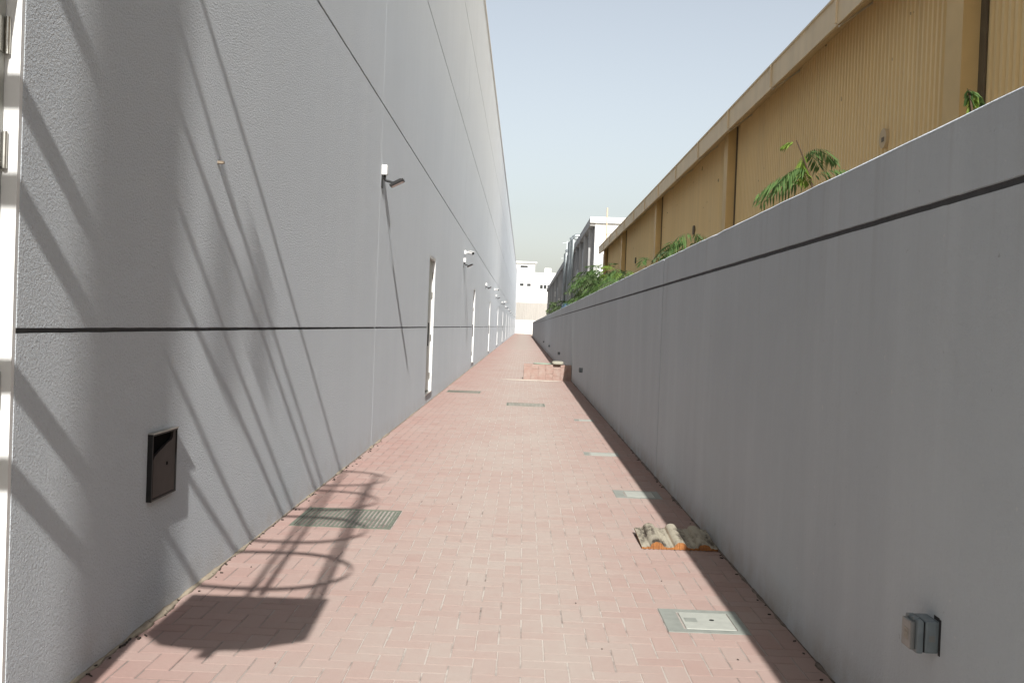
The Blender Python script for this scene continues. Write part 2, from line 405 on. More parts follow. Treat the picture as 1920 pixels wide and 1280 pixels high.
for c in range(len(JY) - 1):
    for r in range(5):
        if JY[c + 1] <= JY[c] + 0.1: continue
        pb = panel(JY[c] + VG, JY[c + 1] - VG, ROWS[r] + (G if r else -0.05), ROWS[r + 1] - (G if r < 4 else 0), doors if r < 2 else [])
        if r < 3 and JY[c] < 20 and JY[c + 1] > 3: chip(pb, max(3.35, JY[c] + 0.1), min(16.0, JY[c + 1] - 0.1), 0.10, (ROWS[r], ROWS[r + 1]), 40 + r * 7 + c)
        wp('wall_panel', pb, M['stucco'])
    if 0 < c: wp('joint_seal', box(-0.1, -0.0012, JY[c] - 0.0075, JY[c] + 0.0075, 0.0, 11.88), M['seal'])
for r in (1, 2, 3, 4):
    cuts = [(-9, LEN)]
    if r == 1:
        e_ = [-9] + [q for d in doors for q in d] + [LEN]; cuts = list(zip(e_[0::2], e_[1::2]))
    for a, c in cuts: wp('joint_seal', box(-0.1, -0.014, a, c, ROWS[r] - G + 0.0005, ROWS[r] + G - 0.0005), M['groove'])
wp('coping', box(-0.30, 0.03, -9, LEN + 0.2, 11.902, 11.98), M['white'])
wp('roof', box(-24, -0.31, -9, LEN + 0.2, 11.602, 11.7), M['concrete2'])
wp('end_wall', box(-24, 0, LEN + 0.01, LEN + 0.2, 0, 11.6), M['stucco'])
for n, y in enumerate(DOORY):
    leaf = wp('door', box(-REV - 0.045, -REV, y - DOORW + 0.026, y - 0.026, DZ0 + 0.03, DZ1 - 0.045, bevel=0.003), M['leafgrey'])
    fr = bmesh.new()
    bx(fr, -0.13, -0.002, y - 0.022, y - 0.0015, DZ0 + 0.002, DZ1 - 0.002); bx(fr, -0.13, -0.002, y - DOORW + 0.0015, y - DOORW + 0.022, DZ0 + 0.002, DZ1 - 0.002)
    bx(fr, -0.13, -0.002, y - DOORW + 0.0225, y - 0.0225, DZ1 - 0.044, DZ1 - 0.002)
    obj('frame', fr, M['white'], leaf)
    obj('threshold', box(-0.13, 0.012, y - DOORW + 0.002, y - 0.002, DZ0 - 0.018, DZ0 + 0.001), M['steel'], leaf)
    for hz in (2.30, 1.93, 1.15, 0.45):
        hb = bmesh.new(); tube(hb, [(-REV + 0.012, y - 0.034, hz - 0.06), (-REV + 0.012, y - 0.034, hz + 0.06)], 0.0085, 10)
        bx(hb, -REV + 0.0005, -REV + 0.004, y - 0.085, y - 0.0345, hz - 0.055, hz + 0.055); obj('hinge', hb, M['steel'], leaf)
    if n < 6:
        hd = bmesh.new(); bx(hd, -REV + 0.0005, -REV + 0.010, y - DOORW + 0.075, y - DOORW + 0.125, 0.95, 1.50)
        tube(hd, [(-REV + 0.01, y - DOORW + 0.10, 1.02), (-REV + 0.06, y - DOORW + 0.10, 1.02), (-REV + 0.06, y - DOORW + 0.10, 1.42), (-REV + 0.01, y - DOORW + 0.10, 1.42)], 0.011, 8)
        obj('handle', hd, M['black'], leaf)

# ------------------------------------------------------------------ caged ladder on that wall, above and left of the view
LY = 1.42
lad = thing('caged_ladder', 'galvanised caged ladder fixed to the grey warehouse wall, known by its shadow', 'ladder', (XL, LY, 0))
for s in (-1, 1):
    obj('rail', box(0.203, 0.258, s * 0.23 - 0.006, s * 0.23 + 0.006, 0.35, 5.95), M['ladder'], lad)
    for hz in (0.6, 2.34, 3.27, 4.2, 5.1):
        obj('bracket', box(0.0, 0.2025, s * 0.23 - 0.005, s * 0.23 + 0.005, hz - 0.05, hz + 0.06), M['ladder'], lad)
for k in range(19):
    b = bmesh.new(); tube(b, [(0.232, -0.2235, 0.5 + k * 0.29), (0.232, 0.2235, 0.5 + k * 0.29)], 0.0125, 8); obj('rung', b, M['ladder'], lad)
hoop = [(0.232, -0.237)] + [(0.36, -0.40), (0.50, -0.42), (0.64, -0.42)] + [(0.66 + 0.42 * math.sin(a), -0.42 * math.cos(a)) for a in (math.pi * k / 14 for k in range(1, 14))] + [(0.64, 0.42), (0.50, 0.42), (0.36, 0.40), (0.232, 0.237)]
for k in range(4):
    b = bmesh.new(); strip(b, [(x, y, 2.95 + 0.79 * k) for x, y in hoop], 0.05, 0.008); obj('hoop', b, M['ladder'], lad)
for dx_, dy_ in ((0.64, -0.414), (0.64, 0.414), (0.955, -0.292), (0.955, 0.292)):
    obj('strap', box(dx_ - 0.017, dx_ + 0.017, dy_ - 0.004, dy_ + 0.004, 2.31, 5.36), M['ladder'], lad)
for s in (-1, 1): obj('stiffener', box(0.345, 0.375, s * 0.392 - 0.004, s * 0.392 + 0.004, 4.2, 5.05), M['ladder'], lad)
b = bmesh.new()
plate = [(0.30, 0.40), (0.30, -0.26), (0.42, -0.40), (0.62, -0.45), (0.80, -0.42), (1.02, -0.26), (0.99, 0.42)]
lo = [b.verts.new((x, y, 2.29)) for x, y in plate]; hi = [b.verts.new((x, y, 2.298)) for x, y in plate]
b.faces.new(lo[::-1]); b.faces.new(hi)
for i in range(len(plate)): b.faces.new((lo[i], lo[(i + 1) % len(plate)], hi[(i + 1) % len(plate)], hi[i]))
hatch = obj('hatch_plate', b, M['ladder'], lad)
obj('latch', box(0.62, 0.68, -0.55, -0.44, 2.299, 2.31), M['ladder'], hatch)

# ------------------------------------------------------------------ black open cabinet on the left wall
cab = thing('meter_cabinet', 'black open-fronted cabinet low on the grey wall near the camera', 'cabinet', (XL, 4.53, 0.565))
CD, CW, CHT = 0.024, 0.335, 0.305
b = bmesh.new()
bx(b, 0.0, CD, 0, 0.008, 0, CHT); bx(b, 0.0, CD - 0.004, CW - 0.008, CW, 0, CHT); bx(b, 0.0, CD - 0.004, 0.008, CW - 0.008, 0, 0.008); bx(b, 0.0, CD, 0.008, CW - 0.008, CHT - 0.008, CHT)
obj('housing', b, M['black'], cab)
obj('shade_plate', box(0.001, 0.004, 0.0085, CW - 0.0085, 0.0085, CHT - 0.0085), M['cavity_shade'], cab)  # near-black plate puts the shade along the box's top and near side into colour
b = bmesh.new(); bp = [(.10, .035), (.10, .60), (.13, .645), (.20, .68), (.38, .735), (.60, .80), (.78, .835), (.84, .87), (.86, .965), (.955, .965), (.955, .035)]  # board outline follows the part of the inside that reads as lit
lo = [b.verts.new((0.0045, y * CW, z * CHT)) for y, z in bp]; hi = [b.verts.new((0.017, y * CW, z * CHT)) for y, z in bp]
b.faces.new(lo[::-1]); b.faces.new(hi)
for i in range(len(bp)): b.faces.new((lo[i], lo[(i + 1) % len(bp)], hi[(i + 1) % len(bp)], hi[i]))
bo = obj('lit_part_board', b, M['blackgloss'], cab)
obj('keyhole', box(0.0172, 0.0185, CW * 0.60, CW * 0.65, CHT * 0.47, CHT * 0.52), M['cavity_shade'], bo)
obj('lit_top_strip', box(-0.0005, CD + 0.004, 0.002, CW - 0.002, CHT + 0.0005, CHT + 0.006), M['steel'], cab)  # pale steel strip stands in for the sunlit top face of the black box
b = bmesh.new(); tube(b, [(0.0, 0, 0), (0.03, 0, 0)], 0.009, 8); bx(b, 0.012, 0.034, -0.012, 0.012, -0.006, 0.006)
an = obj('wall_anchor', b, plain('rusty_anchor', (0.36, 0.29, 0.21), 0.15, 40), None, loc=(XL, 5.42, 2.235)); tag(an, 'small tan anchor bolt sticking out of the grey stucco above the cabinet', 'bolt')

# ------------------------------------------------------------------ wall lamps and cameras
def make_lamp(label):
    t = thing('wall_lamp', label, 'lamp', (0, 0, 0), group='black floodlights along the grey warehouse wall')
    obj('junction_box', box(0.0, 0.062, -0.045, 0.045, 0.075, 0.185, bevel=0.006), M['white'], t)
    b = bmesh.new(); tube(b, [(0.032, 0, 0.08), (0.032, 0, 0.03), (0.045, 0, 0.012), (0.085, 0, 0.004), (0.125, 0, -0.008), (0.13, 0, -0.03)], 0.014, 8); obj('arm', b, M['black'], t)
    obj('base_plate', box(0.0, 0.012, -0.04, 0.04, -0.07, 0.073, bevel=0.003), M['black'], t)
    mt = Matrix.Translation((0.175, 0.0, -0.012)) @ Matrix.Rotation(math.radians(-27), 4, 'Y')
    h = obj('head', box(-0.085, 0.085, -0.075, 0.075, -0.012, 0.016, bevel=0.005, mtx=mt), M['black'], t)
    obj('lens', box(-0.072, 0.072, -0.062, 0.062, -0.0165, -0.0125, mtx=mt), M['glass'], h)
    b = bmesh.new()
    for k in range(5): bx(b, -0.06, 0.06, -0.06 + k * 0.028, -0.054 + k * 0.028, 0.0165, 0.026, mtx=mt)
    obj('cooling_fins', b, M['black'], h)
    return t
ORD = ['nearest', 'second nearest', 'third nearest', 'fourth nearest', 'fifth nearest', 'sixth nearest', 'seventh nearest', 'eighth nearest', 'ninth nearest', 'tenth nearest', 'eleventh nearest', 'farthest']
lamp0 = make_lamp('nearest black floodlight under a white box on the grey wall'); lamp0.location = (XL, 11.50, 3.0)
for n in range(1, 12):
    dup(lamp0, (XL, 11.50 + 15.6 * n, 3.0), f'{ORD[n]} of the black floodlights along the grey warehouse wall')
def make_cctv(label):
    t = thing('security_camera', label, 'camera', group='white security cameras on the grey warehouse wall')
    obj('mount', box(0.0, 0.05, -0.05, 0.05, -0.05, 0.05, bevel=0.01), M['white'], t)
    b = bmesh.new(); tube(b, [(0.05, 0, 0), (0.10, -0.01, 0.0)], 0.018, 8); obj('bracket', b, M['white'], t)
    mt = Matrix.Translation((0.17, -0.05, -0.015)) @ Matrix.Rotation(math.radians(-50), 4, 'Z') @ Matrix.Rotation(math.radians(12), 4, 'Y')
    h = bmesh.new(); tube(h, [mt @ Vector(p) for p in ((-0.10, 0, 0), (-0.09, 0, 0), (0.10, 0, 0))], [0.03, 0.04, 0.042], 14); hd = obj('body', h, M['white'], t)
    l = bmesh.new(); tube(l, [mt @ Vector(p) for p in ((0.1005, 0, 0), (0.112, 0, 0))], 0.036, 14); obj('lens', l, M['black'], hd)
    obj('sun_shield', box(-0.10, 0.13, -0.046, 0.046, 0.0425, 0.048, mtx=mt), M['white'], hd)
    return t
c0 = make_cctv('white bullet camera above the second floodlight on the grey wall'); c0.location = (XL, 27.35, 3.36)
dup(c0, (XL, 54.6, 3.36), 'white bullet camera just before the fourth floodlight on the grey wall')
dup(c0, (XL, 82.0, 3.36), 'small far white bullet camera beyond the fifth floodlight on the grey wall')

# ------------------------------------------------------------------ boundary wall on the right
RH, RG = 2.13, 1.872
bw = thing('boundary_wall', 'low smooth grey boundary wall with a dark groove on the right', 'wall', (XR, 0, 0))
WEND = 152.0
obj('core', box(0.012, 0.18, -9, WEND - 0.02, 0, RH - 0.02), M['groove'], bw)
RJ = [-9, -0.8] + [9.87 + 10.67 * n for n in range(14)]; RJ = [j for j in RJ if j < WEND - 3] + [WEND]
def rpanel(y0, y1, z0, z1, top):
    bm = bmesh.new()
    if not top:
        bx(bm, 0, 0.2, y0, y1, z0, z1); return bm
    n = max(2, int((y1 - y0) / 0.22)); rows = []
    rr = random.Random(int(y0 * 10))
    for i in range(n + 1):                    # a trowelled, slightly wavy top arris
        y = y0 + (y1 - y0) * i / n; w = rr.gauss(0, 0.0009); c = 0.005 + abs(rr.gauss(0, 0.002))
        rows.append([bm.verts.new(p) for p in ((0, y, z0), (0, y, z1 + w - c), (c * 0.9, y, z1 + w), (0.2, y, z1 + w + 0.004), (0.2, y, z0))])
    for a, b in zip(rows, rows[1:]):
        for k in range(5): bm.faces.new((a[k], a[(k + 1) % 5], b[(k + 1) % 5], b[k]))
    bm.faces.new(rows[0]); bm.faces.new(rows[-1][::-1])
    return bm
for c in range(len(RJ) - 1):
    for z0, z1, tp in ((-0.05, RG - 0.012, False), (RG + 0.012, RH, True)):
        pb = rpanel(RJ[c] + 0.013, RJ[c + 1] - 0.013, z0, z1, tp)
        if -1 < RJ[c] < 12: chip(pb, max(2.4, RJ[c] + 0.1), min(15.0, RJ[c + 1] - 0.1), 0.09, (RG,), 70 + c + 3 * tp, 0.0005)
        obj('wall_panel', pb, M['plaster'], bw)

def make_socket(label):
    t = thing('outdoor_socket', label, 'socket', group='blue-grey weatherproof sockets low on the boundary wall')
    obj('back_box', box(-0.040, 0.0, -0.047, 0.047, -0.047, 0.047, bevel=0.007), M['socket'], t)
    obj('gasket', box(-0.0435, -0.0405, -0.044, 0.044, -0.044, 0.044), M['black'], t)
    c = obj('cover', box(-0.064, -0.044, -0.048, 0.048, -0.048, 0.048, bevel=0.007), M['socket'], t)
    b = bmesh.new(); bx(b, -0.0015, 0.0015, -0.060, -0.047, -0.050, 0.055); bx(b, -0.0015, 0.0015, -0.047, -0.01, 0.047, 0.058); obj('wall_cutout', b, M['joint'], t)
    w = obj('lid', box(-0.078, -0.0645, -0.036, 0.036, -0.041, 0.041, bevel=0.006), M['socketlid'], c)
    obj('label_print', box(-0.0790, -0.0781, -0.018, 0.014, -0.016, 0.016), M['print_'], c)
    for s in (-1, 1):
        hb = bmesh.new(); tube(hb, [(-0.066, s * 0.02, 0.0475), (-0.05, s * 0.02, 0.0475)], 0.006, 8); obj('hinge', hb, M['socket'], c)
    obj('knockout', box(-0.028, -0.012, -0.0478, -0.0471, -0.012, 0.006), M['socketlid'], t)
    return t
s0 = make_socket('blue-grey weatherproof socket low on the right wall, nearest the camera'); s0.location = (XR, 3.235, 0.492); s0.scale = (1.08, 1.08, 1.08)
for y, l in ((22.5, 'dark small socket on the right wall just before the paver stack'), (36.5, 'small socket on the right wall first beyond the paver stack'), (50.6, 'tiny socket on the right wall second beyond the paver stack'), (64.5, 'tiny farthest socket low on the right wall')):
    dup(s0, (XR, y, 0.50), l)

# ------------------------------------------------------------------ covers and gratings in the paving
def cover(x0, x1, y0, y1, label, detail=True, m=0.055):
    cx, cy = (x0 + x1) / 2, (y0 + y1) / 2; hx, hy = (x1 - x0) / 2, (y1 - y0) / 2
    t = thing('inspection_cover', label, 'cover', (cx, cy, 0), group='pale inspection covers set along the boundary wall')
    b = bmesh.new(); g = 0.004
    bx(b, -hx + g, hx - g, -hy + g, -hy + m, -0.06, 0.001); bx(b, -hx + g, hx - g, hy - m, hy - g, -0.06, 0.001)
    bx(b, -hx + g, -hx + m + 0.03, -hy + m, hy - m, -0.06, 0.001); bx(b, hx - m, hx - g, -hy + m, hy - m, -0.06, 0.001)
    obj('surround', b, M['cement'], t)
    obj('pit', box(-hx + m + 0.03, hx - m, -hy + m, hy - m, -0.06, -0.03), M['pit'], t)
    lid = obj('lid', box(-hx + m + 0.042, hx - m - 0.006, -hy + m + 0.006, hy - m - 0.005, -0.028, 0.0025, bevel=0.003), M['coverlid'], t)
    if detail:
        obj('name_panel', box(-0.09, -0.03, -0.035, 0.035, 0.0028, 0.0042), M['cement'], lid)
        b = bmesh.new(); tube(b, [(0.045, 0.01, 0.0026), (0.045, 0.01, 0.0048)], 0.012, 10); obj('lifting_hole', b, M['pit'], lid)
    return t
cover(0.74, 1.14, 4.8, 5.2, 'square pale cover with a small panel, nearest the camera by the right wall')
cover(0.84, 1.24, 8.6, 9.0, 'pale cover half in the wall shadow just beyond the roof tile', False)
cover(0.74, 1.14, 11.4, 11.7, 'third pale cover from the camera along the right wall', False, 0.03)
cover(0.84, 1.14, 15.6, 15.9, 'farthest small pale cover along the right wall', False, 0.03)
def grate(x0, x1, y0, y1, label, nb, single=True):
    t = thing('drain_grate', label, 'grate', ((x0 + x1) / 2, (y0 + y1) / 2, 0), group='green-grey drain gratings in the paving')
    hx, hy = (x1 - x0) / 2 - 0.004, (y1 - y0) / 2 - 0.004; fw = 0.026
    b = bmesh.new(); bx(b, -hx, hx, -hy, -hy + fw, -0.05, 0.002); bx(b, -hx, hx, hy - fw, hy, -0.05, 0.002); bx(b, -hx, -hx + fw, -hy + fw, hy - fw, -0.05, 0.002); bx(b, hx - fw, hx, -hy + fw, hy - fw, -0.05, 0.002)
    obj('frame', b, M['grate'], t)
    obj('pit', box(-hx + fw, hx - fw, -hy + fw, hy - fw, -0.0695, -0.045), M['pit'], t)
    L = 2 * (hx - fw); p = L / nb; me = None; bs = bmesh.new()
    for k in range(nb):
        x = -hx + fw + (k + 0.5) * p
        if single:
            if me is None:
                o = obj('bar', box(-p * 0.24, p * 0.24, -hy + fw, hy - fw, -0.035, 0.0), M['grate'], t); me = o.data
            else:
                o = bpy.data.objects.new('bar', me); COL.objects.link(o); o.parent = t
            o.location = (x, 0, 0)
        else: bx(bs, x - p * 0.24, x + p * 0.24, -hy + fw, hy - fw, -0.035, 0.0)
    if not single: tag(obj('bar', bs, M['grate'], t), kind='stuff')
    else: bs.free()
    for yy in (-0.12, 0.12): obj('cross_bar', box(-hx + fw, hx - fw, yy - 0.008, yy + 0.008, -0.04, -0.006), M['grate'], t)
    return t
grate(-1.56, -0.86, 6.9, 7.6, 'green-grey slotted drain grate by the left wall under the ladder shadow', 21)
grate(-0.26, 0.44, 18.1, 18.8, 'flat grey drain grate in the middle of the paving', 26, False)
grate(-1.56, -0.86, 21.0, 21.7, 'dark drain grate by the left wall beyond the second door', 26, False)

# ------------------------------------------------------------------ broken roof tile
t = thing('roof_tile', 'weathered orange clay roof tile with three rolls lying by the right wall', 'tile', (0.825, 6.60, 0.0))
def prof(x):                                   # height of the top face across the tile
    z = 0.0
    for c in (0.10, 0.255, 0.41):
        d = (x - c) / 0.043
        if abs(d) < 1: z = max(z, 0.036 * math.sqrt(1 - d * d) * (0.75 if c > 0.4 else 1))
        elif abs(d) < 1.5: z = max(z, 0.004)
    return z
b = bmesh.new(); NX, NY, TT = 64, 10, 0.016; rows = []
rt = random.Random(3)
for j in range(NY + 1):
    y = 0.47 * j / NY; row = []
    for i in range(NX + 1):
        x = 0.50 * i / NX; e = 0.006 * math.sin(i * 1.7) * (j in (0, NY)); row.append((b.verts.new((x, y + e + 0.03 * x, 0.014 + prof(x) + 0.034 * j / NY)), b.verts.new((x, y + e + 0.03 * x, 0.003 + 0.034 * j / NY))))
    rows.append(row)
for j in range(NY):
    for i in range(NX):
        a, c, d, e = rows[j][i], rows[j][i + 1], rows[j + 1][i + 1], rows[j + 1][i]
        b.faces.new((a[0], c[0], d[0], e[0])); b.faces.new((a[1], e[1], d[1], c[1]))
for i in range(NX):
    b.faces.new((rows[0][i][0], rows[0][i][1], rows[0][i + 1][1], rows[0][i + 1][0])); b.faces.new((rows[NY][i][0], rows[NY][i + 1][0], rows[NY][i + 1][1], rows[NY][i][1]))
for j in range(NY):
    b.faces.new((rows[j][0][0], rows[j + 1][0][0], rows[j + 1][0][1], rows[j][0][1])); b.faces.new((rows[j][NX][0], rows[j][NX][1], rows[j + 1][NX][1], rows[j + 1][NX][0]))
obj('tile_body', b, M['tile'], t)
obj('mortar_lump', box(0.12, 0.36, 0.36, 0.45, -0.002, 0.022, bevel=0.006), M['cement'], t)

# ------------------------------------------------------------------ stack of spare pavers
st = thing('paver_stack', 'block of red pavers stacked against the right wall', 'pavers', (0.04, 27.3, 0))
me = None; rs = random.Random(11)
NC, NR, ND = 6, 7, 4
for c in range(NC):
    for r in range(NR):
        for d in range(ND):
            if d not in (0, ND - 1) and r < NR - 1 and c not in (0, NC - 1): continue
            if r == NR - 1 and rs.random() < 0.25: continue
            if me is None:
                o = obj('paver', box(-0.098, 0.098, -0.048, 0.048, 0.001, 0.059, bevel=0.004), M['stackred'], st); me = o.data
            else:
                o = bpy.data.objects.new('paver', me); COL.objects.link(o); o.parent = st
            o.location = (0.10 + c * 0.1985 + rs.gauss(0, 0.002), 0.05 + d * 0.0985 + rs.gauss(0, 0.004), r * 0.0596)
            o.rotation_euler = (0, 0, rs.gauss(0, 0.012))
for r in range(NR):
    for d in range(2):
        o = bpy.data.objects.new('paver', me); COL.objects.link(o); o.parent = st
        o.location = (1.2415 + rs.gauss(0, 0.003), 0.10 + d * 0.199 + rs.gauss(0, 0.004), r * 0.0596); o.rotation_euler = (0, 0, math.pi / 2 + rs.gauss(0, 0.012))
def lumpy(name, x0, x1, y0, y1, z0, z1, mat, label, cat, seed, kind=None):
    b = bmesh.new(); bx(b, x0, x1, y0, y1, z0, z1)
    bmesh.ops.subdivide_edges(b, edges=b.edges[:], cuts=5, use_grid_fill=True)
    rr = random.Random(seed); c = Vector(((x0 + x1) / 2, (y0 + y1) / 2, (z0 + z1) / 2)); h = Vector(((x1 - x0) / 2, (y1 - y0) / 2, (z1 - z0) / 2))
    for q in b.verts:
        d = q.co - c; n = Vector((d.x / h.x, d.y / h.y, d.z / h.z)); k = (abs(n.x) ** 4 + abs(n.y) ** 4 + abs(n.z) ** 4) ** 0.25
        q.co = c + Vector((n.x / k * h.x, n.y / k * h.y, n.z / k * h.z)) * (0.96 + rr.random() * 0.07) if k > 0 else q.co
    base = Vector((c.x, c.y, z0)); b.transform(Matrix.Translation(-base))
    o = obj(name, b, mat, None, True, loc=base); return tag(o, label, cat, kind=kind)
lumpy('sack', 0.80, 1.12, 27.28, 27.72, 0.415, 0.52, M['sack'], 'dusty pale sack slumped on the right end of the paver stack', 'sack', 4)
lumpy('plastic_sheet', 0.30, 0.79, 27.36, 27.75, 0.417, 0.45, M['sheetgreen'], 'dusty pale green plastic sheet lying on top of the paver stack', 'sheet', 5)
b = bmesh.new(); rr = random.Random(2); n = 40; ring = []
cv = b.verts.new((0.0, 0.0, 0.012))
for k in range(n):
    a = 2 * math.pi * k / n; r = 1 + rr.gauss(0, 0.12); ring.append(b.verts.new((0.80 * r * math.cos(a), 0.24 * r * math.sin(a), 0.0005)))
for k in range(n): b.faces.new((cv, ring[k], ring[(k + 1) % n]))
tag(obj('spilled_sand', b, M['spill'], None, True, loc=(0.28, 26.9, 0.003)), 'pale spilled sand on the paving in front of the paver stack', 'sand', kind='stuff')
def drift(name, x, sgn, y0, y1, wmax, mat, label, seed):
    rr = random.Random(seed); b = bmesh.new(); rows = []; y = y0; w = 0.02
    while y < y1:
        w = min(wmax, max(0.003, w + rr.gauss(0, 0.007))); h = w * rr.uniform(0.18, 0.4) + 0.002
        rows.append([b.verts.new(p) for p in ((x, y, h), (x + sgn * w * 0.45, y, h * 0.55), (x + sgn * w, y, -0.001), (x, y, -0.001))]); y += 0.045 if y < 15 else 0.2
    for p, q in zip(rows, rows[1:]):
        for k in range(4): b.faces.new((p[k], p[(k + 1) % 4], q[(k + 1) % 4], q[k]))
    b.faces.new(rows[0]); b.faces.new(rows[-1][::-1])
    tag(obj(name, b, mat, None, True), label, 'sand', kind='stuff')
drift('drifted_sand', XL, 1, 3.0, 60, 0.04, M['spill2'], 'thin pale sand drifted along the foot of the left wall', 31)
drift('drifted_soil', XR, -1, 3.0, 60, 0.022, M['soil'], 'thin dark soil gathered along the foot of the right wall', 32)
# litter along the foot of the left wall and on the pavers
b = bmesh.new(); rl = random.Random(21)
for k in range(122):
    if k < 84: x, y = XL + 0.012 + abs(rl.gauss(0, 0.03)), rl.uniform(3.7, 12)
    elif k < 112: x, y = XR - 0.01 - abs(rl.gauss(0, 0.025)), rl.uniform(3.8, 12)
    else: x, y = rl.uniform(-1.5, 1.0), rl.uniform(4, 9)
    s = rl.uniform(0.003, 0.010) if k < 112 else 0.0035; mt = Matrix.Translation((x, y, 0.004)) @ Matrix.Rotation(rl.uniform(0, 6.3), 4, 'Z') @ Matrix.Rotation(rl.gauss(0, 0.3), 4, 'Y')
    bx(b, -s, s * rl.uniform(0.6, 1.6), -s * 0.5, s * 0.45, -0.002, s * 0.45, mtx=mt)
tag(obj('litter', b, M['litter']), 'dry leaf bits and grit scattered along the wall foot', 'litter', kind='stuff')

# ------------------------------------------------------------------ tan corrugated shed behind the boundary wall
SX, SEND, SZ = 3.9, 48.7, 5.33
sh = thing('corrugated_shed', 'tan corrugated metal shed rising behind the right boundary wall', 'building', (SX, 0, 0))
CYS = [8.96 + 10.23 * n for n in range(-2, 4)]
ends = [-14.0] + CYS + [SEND]
P_, D_ = 0.118, 0.024
for a, c in zip(ends, ends[1:]):
    vs, fs = [], []; y = a + 0.005
    while y < c - 0.005:
        for oy, ox in ((0, 0), (0.045, 0), (0.060, -D_), (0.100, -D_)):
            if y + oy <= c: vs += [(ox, y + oy, 0.0), (ox, y + oy, SZ)]
        y += P_
    for i in range(0, len(vs) - 2, 2): fs.append((i, i + 1, i + 3, i + 2))
    obj('cladding_sheet', (vs, [], fs), M['clad'], sh)
for y in CYS + [SEND - 0.25]:
    cl = obj('column', box(-0.20, -0.026, y - 0.10, y + 0.26, 0, SZ - 0.02), M['column'], sh)
    obj('flashing', box(-0.06, -0.0255, y + 0.2605, y + 0.36, 0, SZ - 0.03), M['columnedge'], sh)
    obj('gap_shade_strip', box(-0.05, -0.0257, y - (0.20 if 5 < y < 12 else 0.13), y - 0.101, 0, SZ - 0.03), M['darkstrip'], sh)  # dark brown strip put in for the shaded gap beside the column
for n in range(-4, 16):
    y0 = -13.0 + (n + 4) * 3.1; y1 = min(y0 + 3.095, SEND + 0.3)
    if y0 > SEND: break
    b = bmesh.new(); pr = [(-0.42, 5.03), (-0.42, 5.36), (-0.44, 5.36), (-0.44, 5.385), (-0.38, 5.385), (-0.38, 5.05)]
    A = [b.verts.new((x, y0, z)) for x, z in pr]; B = [b.verts.new((x, y1, z)) for x, z in pr]
    for i in range(6): b.faces.new((A[i], A[(i + 1) % 6], B[(i + 1) % 6], B[i]))
    b.faces.new(A); b.faces.new(B[::-1]); gt = obj('gutter', b, M['fascia'], sh)
    obj('bracket', box(-0.446, -0.421, y0 - 0.02, y0 + 0.02, 5.05, 5.36), M['fascia'], gt)
    mt = Matrix.Translation((-0.40, y0, 5.03)) @ Matrix.Rotation(-math.atan2(0.30, 0.40), 4, 'Y'); obj('soffit_strap', box(0.0, 0.50, -0.03, 0.03, -0.022, -0.002, mtx=mt), M['columnedge'], gt)
b = bmesh.new(); pr = [(-0.379, 5.04), (0.0, SZ + 0.005), (0.0, SZ + 0.03), (-0.379, 5.07)]
A = [b.verts.new((x, -13, z)) for x, z in pr]; B = [b.verts.new((x, SEND + 0.2, z)) for x, z in pr]
for i in range(4): b.faces.new((A[i], A[(i + 1) % 4], B[(i + 1) % 4], B[i]))
b.faces.new(A); b.faces.new(B[::-1]); obj('soffit', b, M['soffit'], sh)
b = bmesh.new(); v = [b.verts.new(p) for p in ((-0.37, -13, 5.34), (12, -13, 6.6), (12, SEND + 0.2, 6.6), (-0.37, SEND + 0.2, 5.34))]; b.faces.new(v); obj('roof', b, M['fascia'], sh)
obj('end_wall', box(0.001, 12, SEND - 0.06, SEND, 0, 5.3), M['clad'], sh)
obj('back_wall', box(11.9, 12, -13, SEND - 0.07, 0, 6.5), M['clad'], sh)
obj('start_wall', box(0.05, 11.9, -13, -12.9, 0, 5.3), M['clad'], sh)
for y, z in ((11.15, 3.62), (23.6, 3.80), (35.9, 3.9)):
    b = bmesh.new(); tube(b, [(-0.02, y, z), (-0.06, y, z)], 0.11, 12); vn = obj('vent', b, M['darkstrip'] if y > 20 else M['soffit'], sh)
    obj('vent_hole', box(-0.064, -0.0605, y - 0.05, y + 0.03, z - 0.04, z + 0.01), M['darkstrip'], vn)
b = bmesh.new(); tube(b, [(-0.20, SEND - 0.5, 0), (-0.20, SEND - 0.5, 5.0)], 0.06, 8); obj('downpipe', b, M['pipe'], sh)
b = bmesh.new(); tube(b, [(-0.30, 46.2, 5.3), (-0.30, 46.2, 6.95)], 0.035, 8); tube(b, [(-0.30, 46.2, 5.75), (0.9, 43.0, 5.62)], 0.02, 6); obj('conduit_mast', b, M['pipe'], sh)

